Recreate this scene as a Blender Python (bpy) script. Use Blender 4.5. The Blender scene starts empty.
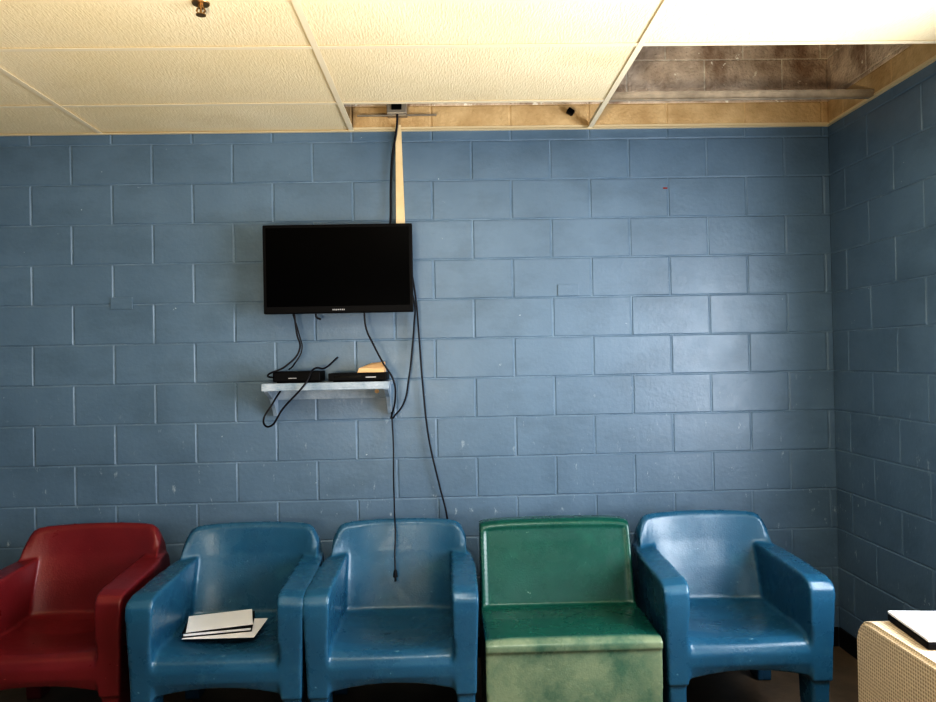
import bpy, bmesh, math, random
from mathutils import Vector, Matrix
random.seed(7)
scene = bpy.context.scene
COL = scene.collection

# ---------------------------------------------------------------- materials
def new_mat(name, color, rough=0.5, spec=0.5, var=0.0, var_scale=3.0, color2=None,
            bump=0.0, bump_scale=60.0, bump_detail=3.0, stretch=(1,1,1), rough_var=0.0,
            metallic=0.0, coat=0.0, speck=None, speck_scale=18.0, speck_th=0.74, bump_dist=0.01,
            stain=None, stain_scale=4.0, stain_lo=.55, stain_hi=.8, stain_amt=.6, stain_stretch=(1,1,1), fade=None):
    m = bpy.data.materials.new(name); m.use_nodes = True
    nt = m.node_tree; N = nt.nodes; L = nt.links
    b = N['Principled BSDF']
    b.inputs['Base Color'].default_value = (*color, 1)
    b.inputs['Roughness'].default_value = rough
    b.inputs['Metallic'].default_value = metallic
    b.inputs['Specular IOR Level'].default_value = spec
    b.inputs['Coat Weight'].default_value = coat
    tc = N.new('ShaderNodeTexCoord')
    last = None
    def noise(scale, detail=5, rg=.6, st=(1,1,1)):
        mp = N.new('ShaderNodeMapping'); mp.inputs['Scale'].default_value = st
        L.new(tc.outputs['Object'], mp.inputs['Vector'])
        n = N.new('ShaderNodeTexNoise'); n.inputs['Scale'].default_value = scale
        n.inputs['Detail'].default_value = detail; n.inputs['Roughness'].default_value = rg
        L.new(mp.outputs['Vector'], n.inputs['Vector']); return n.outputs['Fac']
    def maprange(src, a, b_, c=0.0, d=1.0):
        mr = N.new('ShaderNodeMapRange')
        mr.inputs['From Min'].default_value=a; mr.inputs['From Max'].default_value=b_
        mr.inputs['To Min'].default_value=c; mr.inputs['To Max'].default_value=d
        L.new(src, mr.inputs['Value']); return mr.outputs['Result']
    def mix(fac, A, B):
        mx = N.new('ShaderNodeMix'); mx.data_type='RGBA'; L.new(fac, mx.inputs['Factor'])
        if A: L.new(A, mx.inputs['A'])
        else: mx.inputs['A'].default_value=(*color,1)
        mx.inputs['B'].default_value=(*B,1); return mx.outputs['Result']
    if var > 0 or color2:
        r = N.new('ShaderNodeValToRGB')
        c2 = color2 if color2 else tuple(c*(1-var) for c in color)
        r.color_ramp.elements[0].position = 0.35; r.color_ramp.elements[1].position = 0.65
        r.color_ramp.elements[0].color = (*c2, 1); r.color_ramp.elements[1].color = (*color, 1)
        L.new(noise(var_scale), r.inputs['Fac']); last = r.outputs['Color']
    if stain:
        last = mix(maprange(noise(stain_scale,7,.65,stain_stretch), stain_lo, stain_hi, 0, stain_amt), last, stain)
    if speck:
        last = mix(maprange(noise(speck_scale,4,.7), speck_th, speck_th+.03), last, speck)
    if fade:
        fc, zt, zb, fs, fth = fade
        sep = N.new('ShaderNodeSeparateXYZ'); L.new(tc.outputs['Object'], sep.inputs[0])
        g = maprange(sep.outputs['Z'], zt, zb)
        f = maprange(noise(fs,8,.72,(1,1,.45)), fth, fth+.06)
        mu = N.new('ShaderNodeMath'); mu.operation='MULTIPLY'; L.new(g, mu.inputs[0]); L.new(f, mu.inputs[1])
        last = mix(mu.outputs[0], last, fc)
    if last: L.new(last, b.inputs['Base Color'])
    if rough_var > 0:
        L.new(maprange(noise(9,6), .3,.7, rough-rough_var, rough+rough_var), b.inputs['Roughness'])
    if bump > 0:
        bp = N.new('ShaderNodeBump'); bp.inputs['Strength'].default_value = bump
        bp.inputs['Distance'].default_value = bump_dist
        L.new(noise(bump_scale,bump_detail,.5,stretch), bp.inputs['Height']); L.new(bp.outputs['Normal'], b.inputs['Normal'])
    return m

M = {}
M['paint'] = new_mat('blue_wall_paint', (0.132,0.205,0.285), 0.41, 0.62, color2=(0.105,0.168,0.238), var_scale=1.6,
                     bump=0.15, bump_scale=50, bump_detail=5, rough_var=0.06, speck=(0.50,0.58,0.64), speck_scale=17, speck_th=0.705,
                     stain=(.068,.112,.155), stain_scale=2.4, stain_lo=.48, stain_hi=.78, stain_amt=.65, stain_stretch=(1,1,2), fade=((.40,.47,.53),1.6,.6,26,.615))
M['mortar'] = new_mat('blue_mortar_painted_glint', (0.20,0.28,0.365), 0.5, 0.4, color2=(0.105,0.165,0.23), var_scale=4, bump=0.4, bump_scale=80)  # specular glints of the block joints painted in as a lighter blue
M['cream_wall'] = new_mat('cream_block_wall', (0.74,0.55,0.31), 0.8, 0.2, color2=(0.54,0.37,0.19), var_scale=6, bump=0.5, bump_scale=60)
M['grey_block'] = new_mat('raw_concrete_block', (0.84,0.70,0.55), 0.95, 0.1, color2=(0.54,0.42,0.31), var_scale=7, bump=1.0, bump_scale=70, bump_detail=8,
                          stain=(0.24,0.13,0.07), stain_scale=3.0, stain_lo=.51, stain_hi=.66, stain_amt=.8, stain_stretch=(1,1,.6), speck=(.97,.91,.78), speck_scale=8, speck_th=.60)
M['raw_mortar'] = new_mat('raw_mortar', (0.95,0.88,0.72), 0.95, 0.1, color2=(0.6,0.52,0.42), var_scale=14, bump=1.0, bump_scale=60)
M['tile'] = new_mat('ceiling_tile_fissured', (0.92,0.80,0.565), 0.85, 0.2, color2=(0.86,0.73,0.48), var_scale=1.6,
                    bump=0.6, bump_scale=1.0, bump_detail=3, stretch=(150,32,10), bump_dist=0.006,
                    stain=(.70,.54,.32), stain_scale=1.8, stain_lo=.56, stain_hi=.8, stain_amt=.5)
M['tbar'] = new_mat('ceiling_grid_metal', (0.88,0.77,0.56), 0.5, 0.4)
M['brownbar'] = new_mat('ceiling_grid_brown', (0.50,0.41,0.30), 0.5, 0.4, var=.4, var_scale=12)  # darker tan-brown colour for the bar segment crossing the opening
M['trim'] = new_mat('wall_angle_cream', (0.80,0.67,0.44), 0.5, 0.4)
M['deck'] = new_mat('roof_deck', (0.50,0.42,0.32), 0.9, 0.1, var=0.4)
M['floor'] = new_mat('vinyl_floor', (0.20,0.145,0.095), 0.45, 0.4, color2=(0.14,0.10,0.065), var_scale=6, bump=0.1, bump_scale=40)
M['base'] = new_mat('black_cove_base', (0.012,0.012,0.014), 0.45, 0.4)
M['black'] = new_mat('black_plastic', (0.004,0.004,0.005), 0.5, 0.12)
M['screen'] = new_mat('tv_screen_glass', (0.001,0.001,0.0013), 0.25, 0.05)
M['cable'] = new_mat('black_cable', (0.006,0.006,0.010), 0.5, 0.3)
M['silver'] = new_mat('grey_label', (0.35,0.35,0.37), 0.4, 0.5)
M['shelf'] = new_mat('painted_shelf', (0.40,0.46,0.52), 0.45, 0.4, color2=(0.20,0.27,0.34), var_scale=10, bump=0.2)
M['wood'] = new_mat('bare_pine_strip', (0.80,0.64,0.40), 0.7, 0.3, color2=(0.68,0.52,0.30), var_scale=7)
M['tan'] = new_mat('kraft_paper', (0.75,0.50,0.28), 0.8, 0.2)
M['white'] = new_mat('white_paper', (0.86,0.87,0.90), 0.7, 0.2, var=0.04)
M['brass'] = new_mat('sprinkler_brass', (0.35,0.22,0.10), 0.35, 0.5, metallic=0.9)
M['steel'] = new_mat('galvanised_steel', (0.4,0.36,0.3), 0.5, 0.5, metallic=0.6)
M['blue'] = new_mat('blue_moulded_plastic', (0.022,0.100,0.172), 0.28, 0.5, color2=(0.017,0.080,0.142), var_scale=3,
                    bump=0.08, bump_scale=140, rough_var=0.08, speck=(0.15,0.27,0.34), speck_scale=26, speck_th=0.69,
                    stain=(.05,.155,.22), stain_scale=11, stain_lo=.58, stain_hi=.8, stain_amt=.6)
M['red'] = new_mat('red_moulded_plastic', (0.165,0.018,0.024), 0.33, 0.45, color2=(0.130,0.014,0.018), var_scale=3,
                   bump=0.08, bump_scale=140, rough_var=0.06, speck=(0.34,0.09,0.09), speck_scale=24, speck_th=0.70)
M['green'] = new_mat('green_moulded_plastic', (0.007,0.088,0.066), 0.26, 0.5, color2=(0.006,0.068,0.053), var_scale=3,
                     bump=0.08, bump_scale=140, rough_var=0.08, speck=(0.20,0.33,0.26), speck_scale=24, speck_th=0.69,
                     stain=(.02,.14,.10), stain_scale=10, stain_lo=.57, stain_hi=.8, stain_amt=.5)
M['frame'] = new_mat('window_frame_paint', (0.5,0.5,0.48), 0.5, 0.4)
M['redmark'] = new_mat('red_mark', (0.25,0.03,0.02), 0.6, 0.2)

def worn_green():
    m = M['green']; nt = m.node_tree; N = nt.nodes; L = nt.links
    b = N['Principled BSDF']; src = b.inputs['Base Color'].links[0].from_socket
    geo = N.new('ShaderNodeTexCoord'); sep = N.new('ShaderNodeSeparateXYZ'); L.new(geo.outputs['Object'], sep.inputs[0])
    mr = N.new('ShaderNodeMapRange'); mr.inputs['From Min'].default_value = -0.325; mr.inputs['From Max'].default_value = -0.345
    L.new(sep.outputs['Y'], mr.inputs['Value'])
    n = N.new('ShaderNodeTexNoise'); n.inputs['Scale'].default_value = 5; n.inputs['Detail'].default_value = 9; n.inputs['Roughness'].default_value = .75
    L.new(geo.outputs['Object'], n.inputs['Vector'])
    mr2 = N.new('ShaderNodeMapRange'); mr2.inputs['From Min'].default_value = .35; mr2.inputs['From Max'].default_value = .62
    mr2.inputs['To Min'].default_value=.2; mr2.inputs['To Max'].default_value=.85
    L.new(n.outputs['Fac'], mr2.inputs['Value'])
    mu = N.new('ShaderNodeMath'); mu.operation='MULTIPLY'; L.new(mr.outputs[0], mu.inputs[0]); L.new(mr2.outputs[0], mu.inputs[1])
    mx = N.new('ShaderNodeMix'); mx.data_type='RGBA'
    L.new(mu.outputs[0], mx.inputs['Factor']); L.new(src, mx.inputs['A']); mx.inputs['B'].default_value=(0.22,0.27,0.18,1)
    # round worn spot in the middle of the seat where the paint rubbed off
    L.new(mx.outputs['Result'], b.inputs['Base Color'])
worn_green()

def woven_mat():
    m = bpy.data.materials.new('beige_perforated_weave'); m.use_nodes=True
    nt=m.node_tree; N=nt.nodes; L=nt.links; b=N['Principled BSDF']
    tc=N.new('ShaderNodeTexCoord'); v=N.new('ShaderNodeTexVoronoi'); v.inputs['Scale'].default_value=85
    v.inputs['Randomness'].default_value=0.12
    L.new(tc.outputs['Object'], v.inputs['Vector'])
    r=N.new('ShaderNodeValToRGB'); r.color_ramp.elements[0].position=0.15; r.color_ramp.elements[1].position=0.5
    r.color_ramp.elements[0].color=(0.36,0.27,0.17,1); r.color_ramp.elements[1].color=(0.74,0.62,0.45,1)
    L.new(v.outputs['Distance'], r.inputs['Fac']); L.new(r.outputs['Color'], b.inputs['Base Color'])
    bp=N.new('ShaderNodeBump'); bp.inputs['Strength'].default_value=.5; bp.inputs['Distance'].default_value=.004
    L.new(v.outputs['Distance'], bp.inputs['Height']); L.new(bp.outputs['Normal'], b.inputs['Normal'])
    b.inputs['Roughness'].default_value=.6
    return m
M['woven']=woven_mat()

def lens_mat():
    m = bpy.data.materials.new('added_light_diffuser'); m.use_nodes=True
    b=m.node_tree.nodes['Principled BSDF']; b.inputs['Base Color'].default_value=(.85,.85,.8,1)
    b.inputs['Emission Color'].default_value=(1,.97,.9,1); b.inputs['Emission Strength'].default_value=1.5  # glow of the added ceiling fixture
    return m
M['lens']=lens_mat()

# ---------------------------------------------------------------- mesh helpers
def obj_from_bm(bm, name, mats, parent=None, smooth=False, loc=(0,0,0)):
    bmesh.ops.recalc_face_normals(bm, faces=bm.faces)
    me = bpy.data.meshes.new(name); bm.to_mesh(me); bm.free()
    for mt in mats: me.materials.append(mt)
    if smooth:
        for p in me.polygons: p.use_smooth = True
    ob = bpy.data.objects.new(name, me); COL.objects.link(ob); ob.location = loc
    if parent: ob.parent = parent
    return ob

def add_box(bm, x0,x1,y0,y1,z0,z1, mi=0):
    vs=[bm.verts.new(p) for p in [(x0,y0,z0),(x1,y0,z0),(x1,y1,z0),(x0,y1,z0),(x0,y0,z1),(x1,y0,z1),(x1,y1,z1),(x0,y1,z1)]]
    for f in [(0,3,2,1),(4,5,6,7),(0,1,5,4),(1,2,6,5),(2,3,7,6),(3,0,4,7)]:
        fc=bm.faces.new([vs[i] for i in f]); fc.material_index=mi
    return vs

def box_obj(name,x0,x1,y0,y1,z0,z1,mat,parent=None,bevel=0.0,seg=2):
    bm=bmesh.new(); add_box(bm,x0,x1,y0,y1,z0,z1)
    if bevel>0: bmesh.ops.bevel(bm,geom=bm.edges[:],offset=bevel,segments=seg,profile=.5,affect='EDGES')
    return obj_from_bm(bm,name,[mat],parent)

def loft(bm, rings, mi=0):
    R=[[bm.verts.new(p) for p in r] for r in rings]
    n=len(R[0])
    for a,b in zip(R[:-1],R[1:]):
        for i in range(n):
            f=bm.faces.new([a[i],a[(i+1)%n],b[(i+1)%n],b[i]]); f.material_index=mi
    f=bm.faces.new(R[0][::-1]); f.material_index=mi
    f=bm.faces.new(R[-1]); f.material_index=mi

def empty(name, loc=(0,0,0), rz=0):
    e=bpy.data.objects.new(name,None); COL.objects.link(e); e.location=loc; e.rotation_euler=(0,0,rz); e.empty_display_size=.1
    return e

def cable(name, pts, r=0.004, mat=None, parent=None):
    cu=bpy.data.curves.new(name,'CURVE'); cu.dimensions='3D'; cu.bevel_depth=r; cu.bevel_resolution=2; cu.resolution_u=10
    sp=cu.splines.new('BEZIER'); sp.bezier_points.add(len(pts)-1)
    for bp,p in zip(sp.bezier_points,pts):
        bp.co=p; bp.handle_left_type='AUTO'; bp.handle_right_type='AUTO'
    cu.materials.append(mat or M['cable'])
    ob=bpy.data.objects.new(name,cu); COL.objects.link(ob)
    if parent: ob.parent=parent
    return ob

# ---------------------------------------------------------------- block walls
CH=0.2032; CW=0.4064; CEIL=2.695; DECK=3.45
def block_wall(name, org, ud, nrm, u0, u1, phase, hole=None):
    bm=bmesh.new(); ud=Vector(ud); nr=Vector(nrm); O=Vector(org); up=Vector((0,0,1))
    def P(u,z,d): return O+ud*u+up*z+nr*d
    def quad(ps,mi):
        f=bm.faces.new([bm.verts.new(p) for p in ps]); f.material_index=mi; return f
    def cell(ua,ub,za,zb,mb,mm,top,bot,left=True,right=True):
        if ub-ua<0.012 or zb-za<0.012: return
        D=.0032
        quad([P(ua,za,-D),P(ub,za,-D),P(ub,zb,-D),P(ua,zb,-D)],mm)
        j=.0032; e=.0042
        a0=ua+j; b0=ub-j; c0=za+(j*.75 if bot else 0); d0=zb-(j*.75 if top else 0)
        o=[(a0,c0),(b0,c0),(b0,d0),(a0,d0)]
        i=[(a0+e,c0+e),(b0-e,c0+e),(b0-e,d0-e),(a0+e,d0-e)]
        t=[random.uniform(-.0010,.0010) for _ in range(4)]
        ov=[bm.verts.new(P(u,z,-D)) for u,z in o]; iv=[bm.verts.new(P(u,z,t[k])) for k,(u,z) in enumerate(i)]
        bm.faces.new(iv).material_index=mb
        for k in range(4):
            bm.faces.new([ov[k],ov[(k+1)%4],iv[(k+1)%4],iv[k]]).material_index=mb
    for r in range(0,17):
        z0=r*CH; z1=z0+CH
        ph = phase + (CW/2 if r%2==0 else 0)
        k=math.floor((u0-ph)/CW)
        while True:
            a=ph+k*CW; b=a+CW; k+=1
            if a>=u1: break
            a2=max(a,u0); b2=min(b,u1)
            if b2<=a2: continue
            segs=[(a2,b2)]
            if hole and z0<hole[3]-.001 and z1>hole[2]+.001:
                segs=[]
                if a2<hole[0]: segs.append((a2,min(b2,hole[0])))
                if b2>hole[1]: segs.append((max(a2,hole[1]),b2))
            for s,t in segs:
                if r==13:
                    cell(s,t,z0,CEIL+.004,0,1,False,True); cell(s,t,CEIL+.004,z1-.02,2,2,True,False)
                    cell(s,t,z1-.02,z1,3,3,False,False)
                elif r>13: cell(s,t,z0,z1,3,4,True,True)
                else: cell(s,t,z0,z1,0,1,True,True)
    for f in bm.faces:
        f.normal_update()
        if f.normal.dot(nr)<0: f.normal_flip()
    T=.19
    def slab(ua,ub,za,zb):
        ps=[P(ua,za,-.006),P(ub,za,-.006),P(ub,zb,-.006),P(ua,zb,-.006),P(ua,za,-T),P(ub,za,-T),P(ub,zb,-T),P(ua,zb,-T)]
        vs=[bm.verts.new(p) for p in ps]
        for f in [(0,1,2,3),(7,6,5,4),(0,4,5,1),(1,5,6,2),(2,6,7,3),(3,7,4,0)]:
            bm.faces.new([vs[i] for i in f]).material_index=1
    H=17*CH; E=.15
    if hole:
        slab(u0-E,hole[0],0,H); slab(hole[1],u1+E,0,H); slab(hole[0],hole[1],0,hole[2]); slab(hole[0],hole[1],hole[3],H)
    else: slab(u0-E,u1+E,0,H)
    me=bpy.data.meshes.new(name); bm.to_mesh(me); bm.free()
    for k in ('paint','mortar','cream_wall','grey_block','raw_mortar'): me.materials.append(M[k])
    ob=bpy.data.objects.new(name,me); COL.objects.link(ob); return ob

XR=1.99; XL=-3.4; YF=-5.8
block_wall('wall_back',(0,0,0),(1,0,0),(0,-1,0),XL,XR+.006,0.738)
WIN=(1.15,3.2,CH*4,CH*11)
block_wall('wall_right',(XR,0,0),(0,-1,0),(-1,0,0),-.006,-YF,0.15,hole=WIN)
block_wall('wall_left',(XL,0,0),(0,-1,0),(1,0,0),0,-YF,0.1)
FW=(-.4,1.8,CH*5,CH*11)
block_wall('wall_front',(0,YF,0),(1,0,0),(0,1,0),XL,XR,0.738,hole=FW)

def window(name, kind, a,b,z0,z1,pos):
    e=empty(name)
    t=.04
    def bx(n,u0,u1,za,zb,d0=.05,d1=.12):
        if kind=='x': box_obj(n,pos+d0,pos+d1,-u1,-u0,za,zb,M['frame'],e,.004)
        else: box_obj(n,u0,u1,pos-d1,pos-d0,za,zb,M['frame'],e,.004)
    bx('frame_bottom',a,b,z0,z0+t); bx('frame_top',a,b,z1-t,z1); bx('frame_side_a',a,a+t,z0+t,z1-t); bx('frame_side_b',b-t,b,z0+t,z1-t)
    m=(a+b)/2; bx('mullion',m-.02,m+.02,z0+t,z1-t)
window('window_1','x',WIN[0],WIN[1],WIN[2],WIN[3],XR)
window('window_2','y',FW[0],FW[1],FW[2],FW[3],YF)

box_obj('floor',XL,XR,YF,0,-.05,0,M['floor'])
box_obj('roof_deck',XL-.1,XR+.1,YF-.1,.1,DECK,DECK+.05,M['deck'])
box_obj('baseboard_back',XL,XR-.012,-.012,-.0015,0,.10,M['base'],bevel=.003)
box_obj('baseboard_right',XR-.012,XR-.0015,YF,-.013,0,.10,M['base'],bevel=.003)
for nm,x,z in (('trim_1',-1.66,1.835),('trim_2',0.615,1.865)):
    box_obj(nm,x-.055,x+.055,-.006,.003,z-.03,z+.03,M['paint'],bevel=.002)

# ---------------------------------------------------------------- suspended ceiling
gx=[XL,-2.94,-1.745,-0.48,0.741,XR]
gy=[0,-0.42,-1.03,-1.64,-2.25,-2.86,-3.47,-4.08,-4.69,-5.30,YF]
bm=bmesh.new()
for i in range(len(gx)-1):
    for j in range(len(gy)-1):
        if j==0 and i>=3: continue
        if j==1 and i==4: continue
        if i==3 and j==4: continue
        sag=random.uniform(0,.003)
        add_box(bm,gx[i]+.004,gx[i+1]-.004,gy[j+1]+.004,gy[j]-.004,CEIL+.004+sag,CEIL+.02+sag)
obj_from_bm(bm,'ceiling',[M['tile']])
bm=bmesh.new()
def tbar_x(y,x0,x1,mi=0):
    add_box(bm,x0,x1,y-.012,y+.012,CEIL,CEIL+.002,mi); add_box(bm,x0,x1,y-.0015,y+.0015,CEIL+.002,CEIL+.038,mi)
    add_box(bm,x0,x1,y-.004,y+.004,CEIL+.030,CEIL+.040,mi)
def tbar_y(x,y0,y1):
    add_box(bm,x-.012,x+.012,y0,y1,CEIL-.0008,CEIL+.0012); add_box(bm,x-.0015,x+.0015,y0,y1,CEIL+.0012,CEIL+.0345)
for y in gy[1:-1]:
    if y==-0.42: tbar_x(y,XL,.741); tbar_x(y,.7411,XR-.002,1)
    else: tbar_x(y,XL,XR-.002)
for x in gx[1:-1]: tbar_y(x,YF,-.002)
obj_from_bm(bm,'trim_ceiling_grid',[M['tbar'],M['brownbar']])
bm=bmesh.new()
add_box(bm,XL,XR,-.022,-.0015,CEIL-.003,CEIL); add_box(bm,XL,XR,-.004,-.0015,CEIL,CEIL+.02)
obj_from_bm(bm,'trim_wall_angle_back',[M['trim']])
bm=bmesh.new()
add_box(bm,XR-.022,XR-.0015,YF,-.022,CEIL-.003,CEIL); add_box(bm,XR-.004,XR-.0015,YF,-.022,CEIL,CEIL+.02)
obj_from_bm(bm,'trim_wall_angle_right',[M['trim']])
lf=empty('added_ceiling_light',(.13,-2.555,CEIL))  # added fixture, out of view, to light the seats from above
box_obj('diffuser',-.58,.58,-.28,.28,.006,.010,M['lens'],lf)
box_obj('housing',-.595,.595,-.29,.29,.011,.09,M['tbar'],lf,.004)

def cyl(bm,c,r,z0,z1,n=20,r2=None):
    r2=r if r2 is None else r2
    loft(bm,[[(c[0]+r*math.cos(2*math.pi*k/n),c[1]+r*math.sin(2*math.pi*k/n),z0) for k in range(n)],
             [(c[0]+r2*math.cos(2*math.pi*k/n),c[1]+r2*math.sin(2*math.pi*k/n),z1) for k in range(n)]])
bm=bmesh.new(); c=(0,0)
cyl(bm,c,.034,-.006,.0008,r2=.036); cyl(bm,c,.012,-.028,-.005); cyl(bm,c,.005,-.055,-.028)
for s in (-1,1):
    q=((-.003,-.003),(.003,-.003),(.003,.003),(-.003,.003))
    loft(bm,[[(s*.012+dx,dy,-.026) for dx,dy in q],[(s*.018+dx,dy,-.042) for dx,dy in q],[(s*.004+dx,dy,-.060) for dx,dy in q]])
cyl(bm,c,.020,-.064,-.060)
ob=obj_from_bm(bm,'sprinkler_head',[M['brass']],loc=(-.79,-1.375,CEIL+.004)); ob.scale=(.8,.8,.62)

e=empty('electrical_junction_box',(-.245,-.06,2.79))
box_obj('box',-.05,.05,-.02,.055,-.03,.05,M['steel'],e,.004)
box_obj('receptacle',-.025,.025,-.03,-.02,-.012,.035,M['black'],e,.003)
box_obj('bracket_bar',-.2,.2,-.005,.01,-.036,-.030,M['steel'],e,.001)
e=empty('loose_cable_clamp',(.64,-.03,2.775),0)
ob=box_obj('clamp',-.018,.018,-.015,.015,-.015,.015,M['black'],e,.006); ob.rotation_euler=(0,.6,0)

bm=bmesh.new()
loft(bm,[[(-.262,-.024,2.19),(-.216,-.024,2.19),(-.216,-.001,2.19),(-.262,-.001,2.19)],
         [(-.256,-.024,2.72),(-.228,-.024,2.72),(-.228,-.001,2.72),(-.256,-.001,2.72)]])
obj_from_bm(bm,'wood_cable_strip',[M['wood']])

# ---------------------------------------------------------------- TV
tv=empty('wall_mounted_television',(-.540,-.14,1.975))
W,H=.365,.2175
box_obj('body',-W,W,-.022,.012,-H,H,M['black'],tv,.005)
box_obj('rear_housing',-.28,.28,.011,.05,-.17,.14,M['black'],tv,.012)
box_obj('screen',-W+.016,W-.016,-.0235,-.021,-H+.034,H-.016,M['screen'],tv)
bm=bmesh.new()
for k in range(7): add_box(bm,-.030+k*.009,-.0245+k*.009,-.0232,-.0222,-H+.013,-H+.020)
obj_from_bm(bm,'logo',[M['silver']],tv)
box_obj('mount_plate',-.11,.11,.119,.1385,-.10,.10,M['steel'],tv,.003)
box_obj('mount_arm_left',-.09,-.06,.045,.122,-.12,.12,M['steel'],tv,.003)
box_obj('mount_arm_right',.06,.09,.045,.122,-.12,.12,M['steel'],tv,.003)

# ---------------------------------------------------------------- shelf
sh=empty('wall_shelf',(-.60,0,1.40))
bm=bmesh.new(); add_box(bm,-.305,.305,-.235,-.0015,0,.02); bmesh.ops.bevel(bm,geom=bm.edges[:],offset=.003,segments=2,affect='EDGES')
obj_from_bm(bm,'board',[M['shelf']],sh)
box_obj('front_lip',-.305,.305,-.236,-.222,-.016,.004,M['shelf'],sh,.003)
for s,nm in ((-1,'bracket_left'),(1,'bracket_right')):
    bm=bmesh.new(); x=s*.288
    prof=[(-.215,0.002),(-.001,0.002),(-.001,-.15),(-.03,-.15),(-.05,-.12),(-.11,-.06),(-.19,-.03),(-.215,-.02)]
    loft(bm,[[(x-.009,y,z) for y,z in prof],[(x+.009,y,z) for y,z in prof]])
    obj_from_bm(bm,nm,[M['shelf']],sh)
box_obj('back_rail',-.279,.279,-.018,-.0015,-.07,.001,M['shelf'],sh,.002)
bm=bmesh.new()
loft(bm,[[(.225+.012*math.cos(a),-.0165,-.035+.012*math.sin(a)) for a in [2*math.pi*k/16 for k in range(16)]],
         [(.225+.010*math.cos(a),-.023,-.035+.010*math.sin(a)) for a in [2*math.pi*k/16 for k in range(16)]]])
obj_from_bm(bm,'screw_cap',[M['tan']],sh)

e=empty('set_top_box',(-.745,-.12,1.421))
box_obj('case',-.115,.115,-.07,.07,.004,.055,M['black'],e,.006)
box_obj('feet_bar',-.10,.10,-.055,.055,-.001,.006,M['black'],e,.001)
box_obj('front_label',-.04,.0,-.0712,-.0695,.02,.024,M['silver'],e)
e=empty('disc_player',(-.450,-.115,1.421))
box_obj('case',-.14,.14,-.09,.09,.004,.042,M['black'],e,.004)
box_obj('feet_bar',-.12,.12,-.07,.07,-.001,.006,M['black'],e,.001)
box_obj('disc_tray',-.11,.02,-.0915,-.0895,.020,.029,M['screen'],e)
box_obj('display',.04,.09,-.0912,-.0895,.018,.024,M['silver'],e)
bm=bmesh.new()
loft(bm,[[(-.07,-.05,0),(.06,-.06,0),(.065,.03,0),(-.03,.05,0)],[(-.06,-.05,.022),(.055,-.055,.018),(.06,.03,.052),(-.01,.045,.045)]])
obj_from_bm(bm,'folded_paper_bag',[M['tan']],loc=(-.385,-.115,1.4635))

cb=empty('tv_cables')
cable('power_lead',[(-.24,-.078,2.80),(-.247,-.055,2.70),(-.275,-.03,2.55),(-.285,-.03,2.4),(-.288,-.035,2.25),(-.30,-.07,2.10)],.0055,parent=cb)
cable('lead_to_box',[(-.764,-.13,1.775),(-.75,-.14,1.66),(-.735,-.15,1.585),(-.80,-.19,1.50),(-.885,-.18,1.46),(-.87,-.12,1.445)],.0045,parent=cb)
cable('lead_to_box_b',[(-.775,-.13,1.775),(-.74,-.14,1.66),(-.725,-.15,1.58),(-.76,-.17,1.51),(-.80,-.10,1.485)],.0035,parent=cb)
cable('stub',[(-.66,-.12,1.765),(-.655,-.12,1.74),(-.635,-.12,1.73)],.005,parent=cb)
cable('loop_lead',[(-.57,-.03,1.54),(-.62,-.10,1.49),(-.66,-.20,1.485),(-.69,-.25,1.42),(-.80,-.25,1.30),(-.87,-.23,1.215),(-.905,-.20,1.235),(-.87,-.16,1.32),(-.84,-.10,1.385)],.0045,parent=cb)
cable('av_lead',[(-.42,-.13,1.77),(-.41,-.14,1.68),(-.375,-.15,1.60),(-.33,-.15,1.51),(-.280,-.14,1.42),(-.275,-.12,1.33),(-.300,-.09,1.23)],.0045,parent=cb)
cable('side_lead',[(-.20,-.09,1.90),(-.172,-.08,1.80),(-.178,-.05,1.70),(-.19,-.04,1.58),(-.21,-.035,1.43),(-.24,-.035,1.30),(-.297,-.04,1.225)],.0045,parent=cb)
cable('side_lead_2',[(-.19,-.09,2.0),(-.165,-.08,1.82),(-.155,-.05,1.65),(-.14,-.03,1.38),(-.115,-.03,1.12),(-.07,-.03,.90),(-.03,-.03,.72),(-.01,-.03,.45)],.0045,parent=cb)
cable('hanging_lead',[(-.300,-.05,1.26),(-.293,-.06,1.10),(-.290,-.12,.95),(-.275,-.30,.835),(-.268,-.385,.802),(-.262,-.430,.74),(-.264,-.460,.65),(-.262,-.475,.585)],.0035,parent=cb)
bm=bmesh.new(); cyl(bm,(-.262,-.478),.011,.555,.585,n=14,r2=.006); cyl(bm,(-.262,-.478),.004,.535,.556,n=10); obj_from_bm(bm,'plug',[M['cable']],cb)

# ---------------------------------------------------------------- moulded chairs
def finish_moulded(bm, name, mat, voxel=.007, it=6):
    ob=obj_from_bm(bm,name+'_src',[mat])
    r=ob.modifiers.new('r','REMESH'); r.mode='VOXEL'; r.voxel_size=voxel; r.use_smooth_shade=True
    s=ob.modifiers.new('s','SMOOTH'); s.factor=.5; s.iterations=it
    dg=bpy.context.evaluated_depsgraph_get(); dg.update()
    me=bpy.data.meshes.new_from_object(ob.evaluated_get(dg)); me.name=name
    bpy.data.objects.remove(ob)
    me.materials.clear(); me.materials.append(mat)
    for p in me.polygons: p.use_smooth=True; p.material_index=0
    zmin=min(v.co.z for v in me.vertices)
    for v in me.vertices: v.co.z-=zmin
    return me

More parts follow.
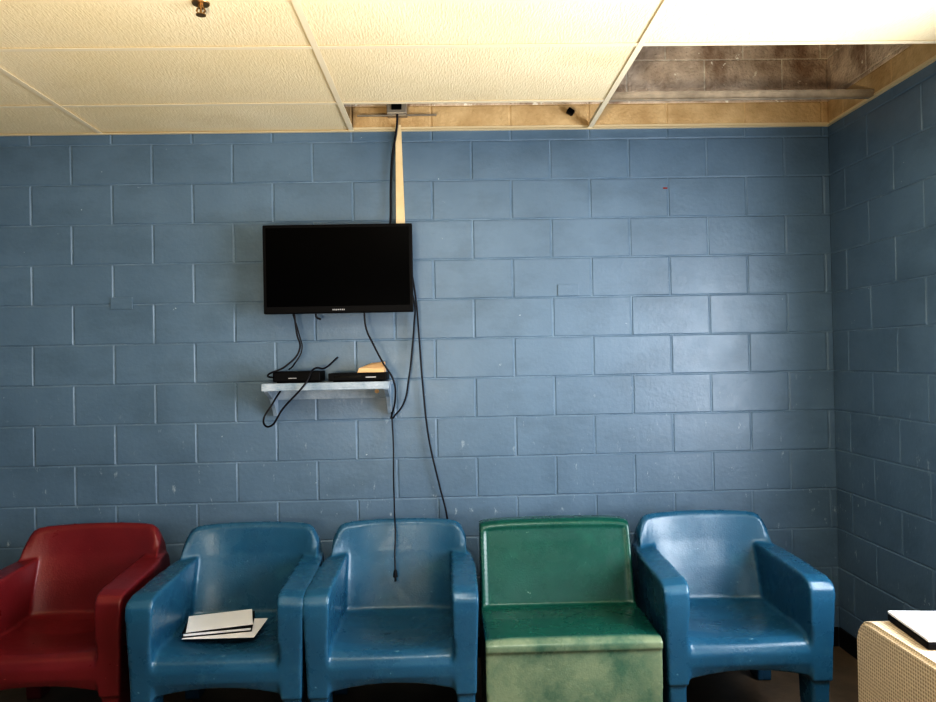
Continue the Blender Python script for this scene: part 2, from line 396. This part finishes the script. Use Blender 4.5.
def armchair_mesh(name, mat):
    bm=bmesh.new()
    rings=[]
    nx=25; HW=.303
    for i in range(nx):
        t=-1+2*i/(nx-1); x=HW*t
        w=.085*abs(t)**3
        top=.793-.014*t*t-.060*max(0,(abs(t)-.82)/.18)**2.4
        rings.append([(x,.115-w,.30),(x,.13-w,.42),(x,.165-w*.95,.55),(x,.20-w*.8,.66),(x,.222-w*.6,top-.02),(x,.24-w*.5,top),
              (x,.262-w*.4,top-.01),(x,.285-w*.3,top-.05),(x,.29-w*.2,.60),(x,.29,.45),(x,.30,.22),(x,.20,.22)])
    loft(bm,rings)
    rings=[]
    for i in range(13):
        t=-1+2*i/12; x=.262*t
        s=.026*(1-t*t)
        arch=.035*(1-t*t)
        rings.append([(x,-.335,.245+arch),(x,-.352,.31),(x,-.354,.350),(x,-.340,.385),(x,-.31,.408-.4*s),(x,-.25,.422-s),(x,-.05,.418-1.4*s),(x,.08,.422-s),(x,.20,.44),(x,.22,.30),(x,.0,.30),(x,-.28,.29+arch*.4),(x,-.30,.245+arch)])
    loft(bm,rings)
    for s in (-1,1):
        prof=[(-.350,.235),(-.356,.42),(-.360,.55),(-.356,.600),(-.336,.628),(-.29,.640),(-.15,.645),(.0,.650),(.13,.654),(.22,.654),(.27,.64),(.295,.59),(.30,.235),(.10,.235),(0,.25),(-.12,.25),(-.22,.235)]
        def X(z,o):
            return (.324+.014*min(1,max(0,(z-.25)/.35))) if o else (.242-.010*min(1,max(0,(z-.42)/.2)))
        inn=[]; out=[]
        for (y,z) in prof:
            k=max(0,(y-.05)/.25)
            inn.append((s*(X(z,0)),y,z)); out.append((s*(X(z,1)-.030*k*(z>.3)),y,z-(.008 if z>.6 else 0)))
        loft(bm,[inn,out])
        for (ya,yb) in ((-.338,-.225),(.19,.295)):
            loft(bm,[[(s*.250,ya+.008,0),(s*.316,ya+.008,0),(s*.316,yb,0),(s*.250,yb,0)],
                     [(s*.246,ya,.27),(s*.320,ya,.27),(s*.320,yb+.02,.27),(s*.246,yb+.02,.27)]])
    return finish_moulded(bm,name,mat)

me_blue=armchair_mesh('moulded_armchair_blue',M['blue'])
me_red=me_blue.copy(); me_red.name='moulded_armchair_red'; me_red.materials.clear(); me_red.materials.append(M['red'])
def place(name,me,x,y,rz=0,sc=1):
    o=bpy.data.objects.new(name,me); COL.objects.link(o); o.location=(x,y,0); o.rotation_euler=(0,0,rz); o.scale=(sc,sc,sc); return o
place('plastic_armchair',me_red,-1.645,-.54,math.radians(2))
place('plastic_armchair',me_blue,-.914,-.60,0)
place('plastic_armchair',me_blue,-.245,-.60,0)
place('plastic_armchair',me_blue,1.150,-.58,0)

bm=bmesh.new()
rings=[]
for i in range(11):
    t=-1+2*i/10; x=.342*t; s=.014*(1-t**4)
    rings.append([(x,-.345,.0),(x,-.350,.385),(x,-.362,.395),(x,-.362,.420),(x,-.335,.436+.5*s),(x,-.15,.436+s),(x,.02,.432),(x,.07,.44),
                  (x,.25,.44),(x,.26,.0)])
loft(bm,rings)
rings=[]
ts=[-1+2*i/16 for i in range(17)]+[-.95,.95,-.92,.92]; ts=sorted(ts)
for t in ts:
    x=.338*t; w=.008*(1 if abs(t)<.93 else 0)
    top=.790-.004*t*t-.012*abs(t)**8
    rings.append([(x,.040+w,.42),(x,.080+w,.56),(x,.120+w,.70),(x,.132+w,top-.035),(x,.136+w*.1,top-.024),(x,.145,top-.010),(x,.165,top),(x,.24,top-.004),(x,.27,top-.04),(x,.26,.42)])
loft(bm,rings)
me_g=finish_moulded(bm,'moulded_chair_green',M['green'],.006,5)
place('armless_plastic_chair',me_g,.457,-.60)

e=empty('notebook_with_papers',(-.985,-.66,.420),math.radians(8))
def sheet(n,w,d,z,rz,th,mat,x=0,y=0):
    o=box_obj(n,-w/2,w/2,-d/2,d/2,z,z+th,mat,e,.0004 if th<.004 else .002,1); o.rotation_euler=(0,0,rz); o.location=(x,y,0); return o
sheet('loose_sheet',.29,.22,0.0,-.15,.0016,M['white'],.03,-.03)
sheet('cover_bottom',.27,.20,.0020,.05,.003,M['black'])
sheet('pages',.262,.192,.005,.05,.012,M['white'])
sheet('cover_top',.27,.20,.017,.05,.004,M['black'])
sheet('top_sheet',.26,.20,.0212,.14,.0015,M['white'],.0,.012)

hp=empty('woven_storage_ottoman',(1.405,-1.22,0))
prof=[(0,.015),(0,.52),(-.012,.56),(-.04,.588),(-.08,.60),(-.62,.60),(-.66,.588),(-.69,.56),(-.70,.52),(-.70,.015)]
bm=bmesh.new(); loft(bm,[[(0,y,z) for y,z in prof],[(.5,y,z) for y,z in prof]])
bmesh.ops.bevel(bm,geom=[ed for ed in bm.edges if abs(ed.verts[0].co.x-ed.verts[1].co.x)<1e-5],offset=.012,segments=3,affect='EDGES')
obj_from_bm(bm,'body',[M['woven']],hp)
bm=bmesh.new()
for x in (.05,.45):
    for y in (-.65,-.05): cyl(bm,(x,y),.02,0,.02)
obj_from_bm(bm,'feet',[M['black']],hp)
lp=empty('closed_laptop',(1.655,-1.44,.6015),math.radians(-6))
box_obj('base',-.19,.19,-.13,.13,0,.022,M['black'],lp,.004)
box_obj('lid',-.19,.19,-.13,.13,.0235,.034,M['white'],lp,.004)

box_obj('wall_scuff_mark',1.118,1.140,-.0022,-.0002,2.38,2.387,M['redmark'])

# ---------------------------------------------------------------- lights
def area(name,loc,rot,sx,sy,p,col):
    l=bpy.data.lights.new(name,'AREA'); l.shape='RECTANGLE'; l.size=sx; l.size_y=sy; l.energy=p; l.color=col
    o=bpy.data.objects.new(name,l); COL.objects.link(o); o.location=loc; o.rotation_euler=rot; return o
area('daylight_window_right',(XR+.18,-(WIN[0]+WIN[1])/2,(WIN[2]+WIN[3])/2),(0,math.radians(90),0),WIN[3]-WIN[2],WIN[1]-WIN[0],130,(.92,.94,1))
area('daylight_window_front',((FW[0]+FW[1])/2,YF-.18,(FW[2]+FW[3])/2),(math.radians(90),0,0),FW[1]-FW[0],FW[3]-FW[2],14,(1,.98,.95))
area('added_ceiling_uplight',(-.6,-3.4,1.3),(math.radians(180-20),0,0),.5,.5,58,(1,.88,.68))  # added warm fill aimed up to brighten the ceiling, no lamp modelled
area('added_fixture_light',(.13,-2.555,CEIL-.004),(0,0,0),1.1,.5,19,(.97,.98,1))  # added downlight that brightens seats and arm tops

w=bpy.data.worlds.new('World'); scene.world=w; w.use_nodes=True
w.node_tree.nodes['Background'].inputs[0].default_value=(.6,.7,.85,1); w.node_tree.nodes['Background'].inputs[1].default_value=.4

# ---------------------------------------------------------------- camera
cd=bpy.data.cameras.new('Camera'); cd.sensor_width=36; cd.lens=28.5; cd.clip_start=.05
co=bpy.data.objects.new('Camera',cd); COL.objects.link(co)
R=Matrix.Rotation(math.radians(-1.4),4,'Z')@Matrix.Rotation(math.radians(90.46),4,'X')@Matrix.Rotation(math.radians(-1.09),4,'Z')
co.matrix_world=Matrix.Translation((0,-3.8,1.53))@R
scene.camera=co
scene.view_settings.view_transform='Standard'
try:
    scene.view_settings.look='High Contrast'
except Exception as ex:
    print('LOOK',ex)
scene.view_settings.exposure=.0
